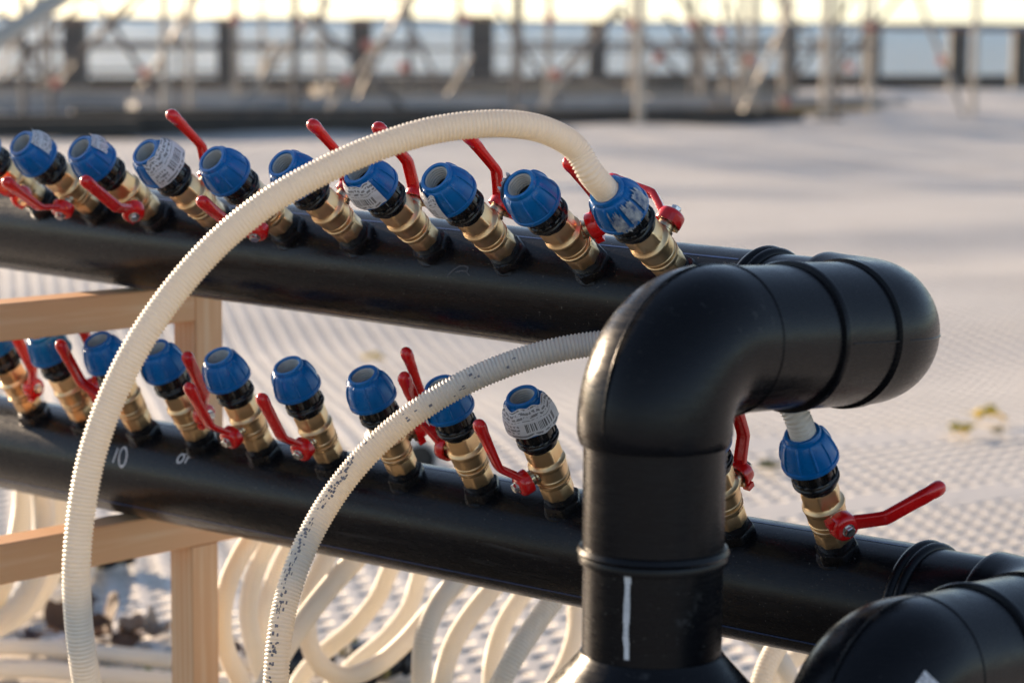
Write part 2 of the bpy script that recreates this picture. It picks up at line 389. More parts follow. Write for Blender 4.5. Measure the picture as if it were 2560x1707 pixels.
# scaffolds
def scaffold(label, standards, bars, couplers, dep, grp='scaffold frames near the quay'):
    root = empty('scaffold_frame'); c0 = gnd(standards[0][0], 300) if standards else gnd(bars[0][0], 300)
    root.location = (c0.x, dep, 0); tag(root, label, 'scaffold', grp); inv = Matrix.Translation(-root.location)
    def own(o): o.parent = root; o.matrix_parent_inverse = inv
    for px, wpx, by, dark in standards:
        g = gnd(px, by); d = (g-CP).dot(FWD); r = wpx/FPX*d/2
        own(MB().sweep([(g.x, g.y, 0), (g.x, g.y, 3.2)], r, 10).build('standard', M_TUBED if dark else M_TUBE))
        own(MB().box((g.x, g.y, .01), (r*5, r*5, .03)).build('foot_plate', M_TUBED))
    for x0, y0, x1, y1, wpx, d, dark in bars:
        own(MB().sweep([at(x0, y0, d), at(x1, y1, d+.3)], wpx/FPX*d/2, 10).build('brace', M_TUBED if dark else M_TUBE))
    for x, y, d in couplers:
        p = at(x, y, d); own(MB().lathe([(.025, -.05), (.045, -.035), (.045, .035), (.025, .05)], 10, Matrix.Translation(p), (True, True)).build('coupler', M_COUP))
scaffold('scaffold with big crossed braces at the far left', [(60, 18, 300, 1), (130, 14, 290, 1)],
         [(0, 20, 180, 300, 16, 26, 1), (215, -40, 420, 280, 14, 25, 1), (400, -40, 90, 230, 14, 25, 1), (-20, 112, 500, 108, 10, 25.5, 1), (-40, 260, 110, -40, 12, 24, 0)],
         [(57, 8, 24), (138, 207, 24), (362, 180, 24)], 24)
scaffold('pair of pale close-set tubes behind the upended lever', [(413, 20, 318, 0), (450, 9, 316, 1), (478, 17, 316, 0)], [(300, 112, 620, 112, 10, 24, 1)], [], 23)
scaffold('scaffold left of the arch top with leaning pale braces', [(738, 20, 322, 1), (805, 17, 300, 0), (590, 18, 300, 0)],
         [(830, 0, 560, 300, 15, 24, 0), (760, 30, 1010, 270, 13, 24, 1), (560, 112, 1060, 112, 11, 24.5, 1), (690, 110, 640, 230, 16, 24, 0)],
         [(587, 47, 23), (745, 55, 23), (866, 198, 23), (917, 113, 23)], 23)
scaffold('scaffold over the crown of the near hose arch', [(1025, 13, 290, 1), (1150, 9, 280, 1), (1286, 15, 318, 1), (1370, 17, 300, 0)],
         [(1050, -20, 780, 330, 12, 23, 0), (1180, 140, 1120, 240, 11, 24, 0), (1290, 110, 1600, 112, 10, 24, 1), (1230, 0, 1400, 260, 11, 25, 1), (1330, 300, 1560, 10, 12, 24, 0)],
         [(1010, 168, 23), (1162, 48, 23), (1375, 46, 23), (1388, 186, 23)], 23)
scaffold('scaffold with a steep roof-shaped pair of braces right of centre', [(1598, 24, 320, 0), (1575, 14, 270, 0), (1728, 12, 270, 1)],
         [(1545, 20, 1400, 180, 12, 24, 1), (1540, 20, 1700, 190, 12, 24, 1), (1560, 112, 1990, 112, 10, 24.5, 1), (1600, 200, 1700, 90, 10, 25, 0), (1660, 30, 1800, 260, 10, 25, 1)],
         [(1578, 62, 24), (1645, 144, 24), (1730, 60, 24)], 24)
scaffold('dense cluster of pale tubes above the transverse pipe', [(1805, 11, 270, 0), (1850, 18, 300, 0), (1882, 22, 305, 0), (1955, 22, 285, 0)],
         [(1820, 0, 1900, 290, 11, 24, 0), (1990, 0, 1850, 300, 12, 24, 0), (1780, 180, 2000, 60, 9, 25, 1), (1760, 40, 1960, 250, 9, 25, 1)],
         [(1802, 82, 24), (1876, 152, 24), (1962, 258, 24)], 24)
scaffold('scaffold with a leaning brace left of open water', [(2062, 24, 300, 0), (2090, 15, 300, 1), (2176, 15, 290, 0)],
         [(2260, -20, 2070, 200, 11, 26, 1), (2000, 112, 2200, 114, 9, 26, 1), (2060, 130, 2180, 40, 10, 26, 0)],
         [(2126, 168, 26), (2175, 68, 26)], 26)
scaffold('lone grey tube with leaning prop at far right', [(2432, 16, 292, 0)], [(2290, -20, 2410, 290, 12, 25, 0)], [(2355, 152, 25)], 25)
# further tubes and braces of the same frames, standing deeper in the lattice
rb_ = random.Random(21)
for q in range(5):
    x0 = 40+q*440; sd_ = []; bs_ = []; cs_ = []
    for k in range(2): sd_.append((x0+rb_.uniform(0, 400), rb_.uniform(7, 13), rb_.uniform(262, 280), rb_.random() < .6))
    for k in range(2):
        xa = x0+rb_.uniform(0, 400); bs_.append((xa, -30, xa+rb_.choice((-1, 1))*rb_.uniform(120, 260), rb_.uniform(200, 300), rb_.uniform(8, 13), 27+rb_.uniform(-1, 1), rb_.random() < .6))
    ya = 118+q*2; bs_.append((x0-40, ya, x0+400, ya+2, 8, 27, 1)); bs_.append((x0-20, 180+q*3, x0+380, 178+q*3, 8, 27.5, 1))
    for k in range(0): cs_.append((x0+rb_.uniform(0, 400), rb_.uniform(60, 240), 26))
    scaffold(('rear scaffold lattice %s' % ('behind the far left braces', 'behind the pair of pale tubes', 'behind the crown of the hose arch', 'behind the roof-shaped braces', 'behind the lone tube at far right')[q]), sd_, bs_, cs_, 27)
lt = MB().sweep([at(-120, 170, 17), at(60, 58, 17.2), at(230, -60, 17.6)], .072, 16).build('leaning_tube', surf('pale_grey_tube', (.40, .39, .36), (.48, .46, .42), 3, (.5, .6)), smooth=60)
tag(lt, 'thick pale grey tube slanting across the top left corner', 'tube')
# its support so it stands: continues to the ground outside the frame
lt2 = MB().sweep([at(-120, 170, 17), gnd(-480, 400)], .072, 16).build('tube_end', lt.data.materials[0], lt)

# ------------------------------------------------------------------ pipes
def frame(az, y, z, mz):
    a = rad(az); M_ = V((-sin(a), cos(a), mz)).normalized(); N_ = V((-cos(a), -sin(a), 0)); Z_ = N_.cross(M_)
    if Z_.z < 0: Z_ = -Z_
    return V((0, y, 1+z)), M_, N_, Z_
PU = frame(46.434, 2.280, -.246, .009); PL = frame(47.386, 2.302, -.493, -.013)
R = .055
def surf_pt(P, x, y, off=.0004, rad_=R):
    """where the photo ray meets the pipe surface"""
    o, M_, N_, Z_ = P; d = ray(x, y).normalized(); q = CP-o
    dd = d-M_*d.dot(M_); qq = q-M_*q.dot(M_); a = dd.dot(dd); b = 2*dd.dot(qq); c = qq.dot(qq)-(rad_+off)**2
    D = b*b-4*a*c
    t = (-b-sqrt(max(D, 0)))/(2*a); return CP+d*t
def strokes(name, segs, P, wid, mat, parent, rad_=R, thick=.0003):
    """flat chalk ribbons that lie on a round pipe"""
    mb = MB()
    for sg in segs:
        pts = [surf_pt(P, x, y, thick, rad_) for x, y in sg]
        for i in range(len(pts)-1):
            a, b = pts[i], pts[i+1]; t = (b-a).normalized(); o, M_, N_, Z_ = P
            n = (a-o); n = (n-M_*n.dot(M_)).normalized(); s_ = t.cross(n)*wid/2*random.uniform(.8, 1.1); e = t*wid*.15
            mb.add([a-s_-e, a+s_-e, b+s_+e, b-s_+e], [(0, 1, 2, 3)])
    return mb.build(name, mat, parent)
def pipe_system(P, s0, s_ring, s_sock, s_corner, t_riser, slope, A, B, label, Rr, zbot, stripes):
    """straight manifold pipe, coupling ring, elbow, cross pipe, elbow, riser and reducer"""
    o, M_, N_, Z_ = P
    root = empty('manifold_pipe', (0, 0, 0)); tag(root, label, 'pipe')
    def sl(a, b, n=2): return [o+M_*(a+(b-a)*i/(n-1)) for i in range(n)]
    MB().sweep(sl(s0, s_ring+.005, 24), R, 96).build('straight_pipe', M_PE, root, 40)
    # stripes moulded along the pipe
    for ang in stripes:
        rd = Z_*cos(ang)+N_*sin(ang); tt = M_.cross(rd); vs = []
        for s in (s0+.01, s_ring+.01):
            for q in (-1, 1): vs.append(o+M_*s+rd*(R+.0003)+tt*q*.0011)
        mesh('stripe', vs, [(0, 1, 3, 2)], M_STRIPE, root)
    # coupling ring: double bead
    prof = [(0.006, R-.001), (.004, .0565), (.002, .0592), (-.001, .0603), (-.004, .0590), (-.0055, .0572), (-.007, .0585), (-.010, .0590), (-.013, .0570), (-.014, R-.001)]
    MB().sweep([o+M_*(s_ring+a) for a, r in prof], [r for a, r in prof], 72).build('coupling_ring', M_FIT, root, 50)
    MB().sweep(sl(s_ring-.012, s_sock-.004), R-.0008, 72).build('spigot', M_FIT, root, 40)
    # far elbow: socket on the manifold, bend in the horizontal plane, socket on the cross pipe
    rb = .055; C = o+M_*s_corner; Tn = (N_+V((0, 0, slope))).normalized()
    pts = []; rr = []
    L0 = s_sock-s_corner
    for a, r in ((L0+.004, R-.002), (L0+.004, .0585), (L0+.002, .0598), (L0-.002, .0595)): pts.append(C+M_*a); rr.append(r)
    for i in range(17):
        a = pi/2*i/16; pts.append(C+M_*rb*(1-sin(a))+Tn*rb*(1-cos(a))); rr.append(.0588)
    Bq = t_riser-B; Cq = rb+.009
    for a, r in ((Cq-.001, .0588), (Cq+.001, .0605), (Cq+.011, .0605), (Cq+.012, .0572), (Cq+.018, .0572), (Cq+.019, .0580), (Bq-.004, .0580), (Bq-.003, .0596), (Bq+.002, .0600), (Bq+.004, .0590), (Bq+.005, R-.001)):
        pts.append(C+Tn*a); rr.append(r)
    MB().sweep(pts, rr, 72).build('elbow', M_FIT, root, 38)
    # moulding seam round the outside of the far elbow
    sm = []
    for i in range(13):
        a = pi/2*i/12; sm.append(C+M_*(rb-(rb+.0588)*sin(a))+Tn*(rb-(rb+.0588)*cos(a)))
    sm = sm+[C-M_*.0582+Tn*(Cq+.02)]+[C-M_*.0579+Tn*(Bq-.006)]
    MB().sweep(sm, .0009, 8).build('mould_seam', M_FIT, root, 60)
    # near elbow
    K = C+Tn*t_riser; dn = V((0, 0, -1)); pts = []; rr = []
    for a, r in ((Bq+.002, .0545), (Bq+.003, .0562), (t_riser-A-.0015, .0564), (t_riser-A-.001, .0583), (t_riser-A+.001, .0583), (t_riser-A+.0015, .0575)):
        pts.append(C+Tn*a); rr.append(r)
    rb2 = .060; T2 = -Tn
    for i in range(19):
        a = pi/2*i/18; pts.append(K+T2*rb2*(1-sin(a))+dn*rb2*(1-cos(a))); rr.append(.0578)
    k2 = Rr/.055
    for a, r in ((.066, .0578), (.072, .0580*k2+.0005), (.0745, .0572*k2), (.075, Rr-.001)): pts.append(K+dn*a); rr.append(r)
    MB().sweep(pts, rr, 72).build('elbow', M_FIT, root, 38)
    sm = []
    for i in range(15):
        a = pi/2*i/14; sm.append(K+T2*(rb2-(rb2+.0578)*sin(a))+dn*(rb2-(rb2+.0578)*cos(a)))
    sm = [K+V((0, 0, .0574))+T2*(A-.004)]+sm+[K+dn*.07-T2*.0579*k2]
    MB().sweep(sm, .0009, 8).build('mould_seam', M_FIT, root, 60)
    # lug in the crook of the elbow
    lg = K+T2*.068+dn*.062
    MB().sweep([lg+V((0, 0, .012)), lg+V((0, 0, -.004)), lg+V((0, 0, -.006))], [.009, .009, .007], 20).build('lug', M_FIT, root, 40)
    # raised oblong plate low on the elbow
    mb = MB(); aa = []
    for i in range(7):
        for z in (.030, .070):
            g = rad(-52+i*5)
            dirv = (-M_*cos(g)-Tn*sin(g)).normalized(); dirv.z = 0
            aa.append(K+dn*z+dirv*(.0592 if k2 > .99 else .0588))
    mb.add(aa, [(2*i, 2*i+1, 2*i+3, 2*i+2) for i in range(6)])
    # riser, bead, reducer
    rz = [(.072, Rr), (.148, Rr)]
    def zz(a): return K+dn*a
    MB().sweep([zz(.070), zz(.151)], [Rr, Rr], 72).build('riser_socket', M_FIT, root, 40)
    pr = [(.150, Rr-.001), (.151, Rr+.0025), (.1545, Rr+.0040), (.157, Rr+.0022), (.159, Rr+.0030), (.1625, Rr+.0028), (.164, Rr-.001)]
    MB().sweep([zz(a) for a, r in pr], [r for a, r in pr], 72).build('riser_bead', M_FIT, root, 50)
    zc = .231
    MB().sweep([zz(.162), zz(zc+.002)], [Rr-.0006]*2, 72).build('riser_pipe', M_PE, root, 40)
    MB().sweep([zz(zc), zz(zc), zz(zc+.004), zz(zc+.034), zz(zc+.040), zz(K.z-.001)], [Rr-.002, Rr+.0006, Rr+.003, .0830, .0845, .0845], 72).build('reducer', M_FIT, root, 30)
    return root, K, C, Tn
sysU, KU, CU, TU = pipe_system(PU, 1.25, -.300, -.366, -.435, .304, .055, .080, .160,
    'upper black manifold pipe with elbows, crossing pipe and riser, row of valves on it', .0528, 0, (rad(27), rad(151)))
sysL, KL, CL, TL = pipe_system(PL, 1.25, -.470, -.541, -.610, .297, .066, .076, .147,
    'lower black manifold pipe turning at the right edge into a foreground elbow', .0528, 0, (rad(8), rad(128)))

# chalk writing on the pipes
C5 = lambda x, y: (x/2.735, 780+y/2.735)
seg1 = [[C5(806, 930), C5(790, 975), C5(772, 1026)], [C5(840+26*cos(a)+9*sin(a), 990-66*sin(a)) for a in [2*pi*i/20 for i in range(21)]]]
strokes('chalk_number', seg1, PL, .0025, M_CHALK, sysL)
seg2 = [[C5(1236+20*cos(a)+14*sin(a), 1000-30*sin(a)) for a in [2*pi*i/16 for i in range(17)]], [C5(1306, 948), C5(1286, 990), C5(1264, 1030)], [C5(1306, 948), C5(1272, 972)], [C5(1306, 990), C5(1288, 988)]]
strokes('chalk_number', seg2, PL, .0025, M_CHALK, sysL)
C2 = lambda x, y: (700+x/2.735, 220+y/2.735)
strokes('chalk_mark', [[C2(1145, 1282), C2(1190, 1240), C2(1228, 1218), C2(1262, 1216), C2(1286, 1228)], [C2(1200, 1260), C2(1240, 1250), C2(1270, 1254)], [C2(1286, 1228), C2(1276, 1262), C2(1296, 1282)]], PU, .0015, M_CHALK2, sysU)
PR = (KU, V((0, 0, 1)), V((-1, 0, 0)), V((0, 1, 0)))
C3 = lambda x, y: (1420+x/2.35, 1040+y/2.35)
strokes('chalk_line', [[C3(346+o1, a), C3(346+o2, b)] for a, b, o1, o2 in ((886, 980, 0, 6), (992, 1050, 4, 2), (1062, 1084, 2, 0), (1096, 1210, 0, -4), (1222, 1284, -4, -6), (1296, 1345, -8, -2), (1357, 1425, -2, -2))],
        PR, .0048, M_CHALK, sysU, .0528)

# ------------------------------------------------------------------ valves (one prototype mesh per part)
def hexr(ap, n=6, ph=0, cap=99): 
    def f(a):
        q = ((a+ph) % (2*pi/n))-pi/n; return min(ap/cos(q), cap)
    return f
def nut_prof():
    """blue nut from rim (z=.157) to mouth (z=.189), ribs drawn up the side"""
    NR = 10
    def rb(r, h=.0015, w_=.030):
        def f(a):
            q = (a % (2*pi/NR)); q = min(q, 2*pi/NR-q); k = max(0, min(1, (w_*1.6-q)/(w_*.8))); return r+h*k - .0006*(q/(pi/NR))*(1-k)*0
        return f
    return [(.0195, .1585), (.0232, .1572), (.0242, .1578), (.0244, .1595), (.0242, .1612), (rb(.0231, .0004), .1617), (rb(.0229, .0010), .1640), (rb(.0225), .1680), (rb(.0217), .1725),
            (rb(.0204), .1770), (rb(.0189), .1808), (rb(.0175, .0010), .1838), (rb(.0164, .0004), .1848), (.0155, .1852), (.0153, .1880), (.0147, .1890), (.0122, .1890), (.0117, .1884), (.0116, .1740)]
def mk_nut(parent, hose):
    o = MB().lathe(nut_prof(), 320).build('compression_nut', M_BLUE, parent, 50)
    if not hose:
        pr = [(.0115, .1874)]
        z = .1868
        for k in range(5):
            q = k*.00035; pr += [(.0112-q, z), (.0103-q, z-.0006), (.0103-q, z-.0014), (.0111-q, z-.0019)]; z -= .0024
        pr += [(.0088, z), (.0086, .172)]
        MB().lathe(pr, 64).build('split_insert', M_INS, o, 40)
        MB().lathe([(.0090, .1735), (.0001, .1730)], 32).build('inner_seal', M_THREAD, o, 40)
    return o
def mk_valve(hose=False):
    root = empty('ball_valve')
    # threaded hex adapter welded on the pipe
    mb = MB(); pr = [(.0165, .0500), (hexr(.0168, 6, .3), .0508), (hexr(.0170, 6, .3, .0196), .0618), (hexr(.0164, 6, .3, .0182), .0636), (.0152, .0640)]
    z = .0640
    for k in range(6): pr += [(.0141, z+.0002), (.0148, z+.0007), (.0148, z+.0011), (.0141, z+.0015)]; z += .0016
    pr += [(.0140, .0740)]
    mb.lathe(pr, 72); mb.lathe([(.0180, .0490), (.0202, .0505), (.0196, .0530), (.0170, .0538)], 48)
    mb.build('hex_adapter', M_THREAD, root, 35)
    # brass body
    pr = [(.0125, .0712), (hexr(.0143, 8, .2), .0712), (hexr(.0147, 8, .2, .0156), .0722), (hexr(.0148, 8, .2, .0156), .0838), (hexr(.0146, 8, .2, .0152), .0846),
          (.0152, .0852), (.0158, .0862), (.0158, .0886), (.0165, .0892), (.0166, .0900), (.0158, .0905), (.0160, .0930), (.0169, .0944), (.0170, .0951), (.0164, .0958),
          (.0168, .0990), (.0174, .1060), (.0176, .1080), (.0181, .1088), (.0184, .1100), (.0181, .1114), (.0170, .1124), (.0158, .1134), (.0152, .1146),
          (hexr(.0150, 6, .55, .0156), .1152), (hexr(.0152, 6, .55, .0172), .1162), (hexr(.0152, 6, .55, .0172), .1292), (hexr(.0148, 6, .55, .0162), .1308), (.0120, .1309)]
    mb = MB().lathe(pr, 96)
    for k in range(16):   # knurled notches round the end nut
        a = 2*pi*k/16; Mx = Matrix.Rotation(a, 4, 'Z') @ Matrix.Translation((.0156, 0, .0875)); mb.box((0, 0, 0), (.0010, .0022, .0026), Mx)
    mb.build('valve_body', M_BRASS, root, 32)
    # black collar
    pr = [(.0128, .1300), (.0160, .1302), (.0160, .1325), (.0152, .1330), (.0166, .1340), (.0166, .1352), (.0176, .1358), (.0196, .1366), (.0202, .1378), (.0200, .1392), (.0190, .1400), (.0186, .1408), (.0196, .1416), (.0199, .1426), (.0194, .1436)]
    def spl(r): return lambda a: r+(.0009 if (a*12/(2*pi)) % 1 < .35 else 0)
    pr += [(spl(.0178), .1442), (spl(.0178), .1500), (spl(.0180), .1590), (.0170, .1592)]
    MB().lathe(pr, 120).build('collar', M_CAP, root, 40)
    mk_nut(root, hose)
    # stem (local x = outwards)
    st = empty('x'); bpy.data.objects.remove(st)
    RX = Matrix.Rotation(pi/2, 4, 'Y')   # lathe axis z -> x
    mb = MB().lathe([(.0088, .012), (.0088, .0175), (.0076, .0185), (.0074, .0270), (.0066, .0276), (.0066, .032)], 40, RX, (False, True))
    mb.box((.0235, -.006, -.0055), (.006, .005, .005)); mb.box((.0255, .0045, .006), (.005, .004, .004))
    st = mb.build('stem', M_BRASS2, root, 35)
    # lever: cup shaped hub plus a channel-section handle
    mb = MB()
    cut = lambda r: (lambda a: r)
    mb.lathe([(.0092, .0235), (.0118, .0232), (.0121, .0240), (.0119, .0310), (.0112, .0338), (.0088, .0356), (.0001, .0358)], 40, RX)
    mb.lathe([(.0092, .0235), (.0092, .0335), (.0001, .0335)], 40, RX)
    mb.box((.0262, -.0075, -.0105), (.0075, .007, .005))
    path = [(.0290, .0020, 7.4, 3.0), (.0312, .0090, 6.4, 3.2), (.0365, .0165, 6.0, 3.2), (.0436, .0268, 5.9, 3.2), (.0455, .0300, 6.0, 3.3), (.0461, .0345, 6.0, 3.4), (.0466, .0480, 5.9, 3.6), (.0470, .0600, 5.7, 3.9),
            (.0474, .0670, 5.8, 4.4), (.0476, .0735, 6.5, 5.4), (.0477, .0785, 6.8, 6.1), (.0477, .0830, 6.6, 6.1), (.0477, .0862, 5.2, 4.8), (.0477, .0880, 2.8, 2.6), (.0477, .0885, .6, .6)]
    n = 20; vs = []; fs = []
    for i, (x, z, hw, ht) in enumerate(path):
        j0, j1 = max(0, i-1), min(len(path)-1, i+1); t = V((path[j1][0]-path[j0][0], 0, path[j1][1]-path[j0][1])).normalized()
        nx = V((t.z, 0, -t.x)); rec = max(0, min(1, (9-i)/2))*.8
        for k in range(n):
            a = 2*pi*k/n; ca, sa = cos(a), sin(a); e = .38 if i < 9 else .9
            px_ = math.copysign(abs(ca)**e, ca)*ht/1000; py_ = math.copysign(abs(sa)**e, sa)*hw/1000
            if ca < -.35 and abs(py_) < hw/1000*.74: px_ += rec*ht/1000*1.1
            vs.append(V((x, 0, z))+nx*px_+V((0, py_, 0)))
    for i in range(len(path)-1):
        for k in range(n): q_ = (k+1) % n; fs.append((i*n+k, i*n+q_, (i+1)*n+q_, (i+1)*n+k))
    fs.append(tuple(range(n))[::-1]); fs.append(tuple((len(path)-1)*n+k for k in range(n)))
    mb.add(vs, fs)
    lv = mb.build('lever', M_RED, root, 40)
    hb = MB().lathe([(.0058, .0352), (.0058, .0366), (.0046, .0368), (hexr(.0042, 6), .0369), (hexr(.0042, 6), .0398), (hexr(.0036, 6), .0404), (.0001, .0402)], 36, RX).build('bolt', M_STEEL, lv, 35)
    for c in (st, lv): c.location = (0, 0, .103)
    return root
def copy_tree(o, parent=None):
    c = o.copy(); COL.objects.link(c)
    if parent: c.parent = parent
    for ch in list(o.children): copy_tree(ch, c)
    return c
def sticker(nut, a0, a1, z0, z1, mat, lift=.0, jag=.001, name='sticker', seed=0):
    """paper wrapped over the ribs of a nut"""
    prof = [(.1572, .0247), (.1615, .0246), (.168, .0243), (.1725, .0236), (.177, .0226), (.181, .0212), (.185, .0186), (.187, .0176), (.190, .0172), (.194, .0185)]
    def rz(z):
        for (za, ra), (zb, rb_) in zip(prof, prof[1:]):
            if z <= zb: return ra+(rb_-ra)*max(0, (z-za)/(zb-za))
        return prof[-1][1]
    nu, nv = 36, 18; vs = []; uv = []; fs = []
    rnd = random.Random(seed+11)
    for j in range(nv+1):
        for i in range(nu+1):
            u, v_ = i/nu, j/nv
            za = z0+jag*noise.noise(V((u*7+seed*5, 1, 3)))*2; zb = z1+jag*noise.noise(V((u*6+seed*3, 5, 3)))*4
            z = za+(zb-za)*v_; ja = jag*noise.noise(V((v_*8+seed, 9, 2)))*60
            a = rad(a0+(a1-a0)*u+(ja*4 if i in (0, nu) else 0))
            r = rz(z)+.0003+lift*(u if lift > 0 else (1-u))**3*1.0*abs(1) + .00035*noise.noise(V((u*9, v_*6, seed)))
            if lift < 0: r = rz(z)+.0003+abs(lift)*(1-u)**3
            vs.append((r*cos(a), r*sin(a), z)); uv.append((u, v_))
    n = nu+1
    for j in range(nv):
        for i in range(nu): fs.append((j*n+i, j*n+i+1, (j+1)*n+i+1, (j+1)*n+i))
    return mesh(name, vs, fs, mat, nut, 60, uv)
v0 = mk_valve(False); v1 = mk_valve(True); v2 = copy_tree(v1)
US = [.692, .5901, .4863, .3785, .2717, .1706, .0665, -.035, -.1371, -.2370]
LS = [.728, .628, .5281, .4286, .3278, .2218, .1162, .0134, -.0897, -.290, -.3998]
UPSI = [52, 12, 43, 174, 18, 168, 186, 168, 126, 172]
LPSI = [91, 122, 290, 91, 1, 6, 154, 268, 338, 175, 63]
UL = ['upper pipe valve cut off by the left photo edge, blue nut out of view',
      'leftmost whole upper valve, white label at the top right of its blue nut',
      'upper pipe valve, torn label behind its blue nut, red lever at lower left',
      'upper pipe valve, blue nut half wrapped in a crumpled barcode label, tall lever behind',
      'upper pipe valve with bare blue nut, its red lever partly under the white hose',
      'upper pipe valve whose bare blue nut is crossed by the white hose',
      'upper pipe valve with a barcode label across the front of its blue nut',
      'upper pipe valve with a folded label on the left side of its blue nut',
      'upper pipe valve with bare blue nut, next to the hose-connected one',
      'upper pipe valve with scuffed blue nut holding the end of the arching white hose']
LL = ['lower pipe valve at the left photo edge, blue nut hidden by the wooden beam',
      'lower pipe valve just under the wooden beam, lever rising behind its blue nut',
      'lower pipe valve half hidden behind the long white hose, red lever to its left',
      'lower pipe valve with white label on its nut, just left of the wooden post',
      'lower pipe valve with bare blue nut immediately right of the wooden post',
      'lower pipe valve with bare blue nut standing clear, third from the second hose',
      'lower pipe valve with bare blue nut, brass body crossed by the second white hose',
      'lower pipe valve whose blue nut is mostly covered by the second white hose',
      'lower pipe valve with a large barcode label round its blue nut',
      'lower pipe valve mostly hidden behind the thick black riser, red lever raised',
      'rightmost lower valve, hose in its nut, red lever sticking out right']
USTICK = {1: [(95, 165, .168, .191, 1)], 2: [(105, 170, .172, .191, 2)], 3: [(28, 150, .158, .190, 1)], 6: [(-62, 62, .160, .187, 1)], 7: [(-78, 20, .159, .186, 2)], 8: [(-120, -62, .160, .190, 2)]}
LSTICK = {3: [(-68, -14, .159, .183, 2)], 7: [(-62, -12, .158, .178, 2)], 8: [(-40, 128, .1585, .1865, 1)]}
used = set()
AX = {}
for row, P, SS, PSI, LB, ph, tl, ST in (('u', PU, US, UPSI, UL, 54, -.07, USTICK), ('l', PL, LS, LPSI, LL, 32.8, -.09, LSTICK)):
    o_, M_, N_, Z_ = P
    for i, s in enumerate(SS):
        hose = (row == 'u' and i == 9) or (row == 'l' and i == 10)
        r = (v2 if row == 'l' else v1) if hose else (v0 if False not in used else copy_tree(v0))
        if hose in used: pass
        used.add(hose)
        jt = random.uniform(-.012, .012)
        u = (Z_*cos(rad(ph+random.uniform(-.6, .6)))+N_*sin(rad(ph))+M_*(tl+jt*.6)).normalized()
        e2 = -M_; e2 = (e2-u*e2.dot(u)).normalized(); e1 = e2.cross(u); b = o_+M_*s
        mw = Matrix.Identity(4)
        for k in range(3): mw[k][0] = e1[k]; mw[k][1] = e2[k]; mw[k][2] = u[k]; mw[k][3] = b[k]
        r.matrix_world = mw; AX[(row, i)] = (b, u)
        tag(r, LB[i], 'valve', 'brass ball valves on the %s pipe' % ('upper' if row == 'u' else 'lower'))
        lam = -90 if (row, i) in (('u', 9), ('l', 10)) else 0
        rot = random.uniform(0, 6.28)
        for c in r.children:
            nm = c.name.split('.')[0]
            if nm == 'stem': c.rotation_euler = (0, 0, rad(PSI[i]))
            elif nm == 'lever': c.rotation_euler = (rad(lam), 0, rad(PSI[i]))
            elif nm in ('hex_adapter',): c.rotation_euler = (0, 0, rot)
            elif nm == 'valve_body': c.rotation_euler = (0, 0, rad(PSI[i]))
            elif nm == 'collar': c.rotation_euler = (0, 0, rot*2)
            elif nm == 'compression_nut':
                ra = random.uniform(0, .6); c.rotation_euler = (0, 0, ra)
                for (a0, a1, z0, z1, kind) in ST.get(i, []):
                    sticker(c, a0-math.degrees(ra), a1-math.degrees(ra), z0, z1, M_PAPER if kind == 1 else M_PAPER2, lift=(.004 if i in (3,) and row == 'u' else .0012), jag=.0009, seed=i)
                if row == 'u' and i == 9:
                    for q, (a0, a1, z0, z1) in enumerate(((20, 47, .161, .179), (56, 84, .160, .181), (92, 122, .160, .180), (30, 60, .1575, .1605))):
                        sticker(c, a0-math.degrees(ra), a1-math.degrees(ra), z0, z1, M_DIRT, lift=0, jag=.0022, name='dried_residue', seed=q+30).scale = (.985, .985, 1)

# ------------------------------------------------------------------ hoses
def hose(path_pts, D, label, name='white_hose', n=24, pitch=.0033, group=None, parent=None, deep=.10, cat='hose'):
    P = resample(spline(path_pts, 24), pitch/4); rr = []
    R0 = D/2; pat = (1.0, 1.0, 1-deep, 1-deep)
    rr = [R0*pat[i % 4] for i in range(len(P))]
    o = MB().sweep(P, rr, n).build(name, M_HOSE, parent, 180)
    if label: tag(o, label, cat, group)
    return o, P
K2 = 1.0884
def hp(lst): return [at(x*K2, y*K2, d) for x, y, d in lst]
b, u = AX[('u', 9)]
A_ = [b+u*.165, b+u*.190, b+u*.215]+hp([(1322, 341, 1.975), (1258, 302, 1.955), (1185, 286, 1.94), (1095, 286, 1.93), (980, 303, 1.92), (860, 341, 1.91), (740, 394, 1.90), (620, 462, 1.89), (505, 554, 1.88),
     (402, 668, 1.87), (318, 790, 1.86), (254, 920, 1.86), (210, 1050, 1.86), (186, 1180, 1.86), (176, 1300, 1.86), (180, 1420, 1.87), (193, 1530, 1.88), (212, 1640, 1.9), (250, 1900, 1.98), (330, 2250, 2.1)])
A_ += [gnd(520, 2560, .014), gnd(900, 2500, .014), gnd(1500, 2400, .014)]
hose(A_, .0226, 'long white corrugated hose arching over the upper pipe and down the left')
b, u = AX[('l', 10)]
B_ = [b+u*.165, b+u*.205]+hp([(1800, 905, 1.97), (1730, 850, 2.01), (1640, 808, 2.05), (1520, 786, 2.08), (1390, 787, 2.10), (1260, 808, 2.10), (1150, 843, 2.10), (1050, 888, 2.10), (950, 950, 2.10), (860, 1025, 2.10),
     (786, 1110, 2.10), (728, 1200, 2.09), (686, 1290, 2.08), (657, 1380, 2.07), (641, 1470, 2.06), (634, 1568, 2.06), (636, 1700, 2.08), (680, 1950, 2.15)])
B_ += [gnd(900, 2350, .014), gnd(1300, 2300, .014)]
hb_, PB = hose(B_, .0226, 'second white corrugated hose with smudged black print, passing behind the near elbow')
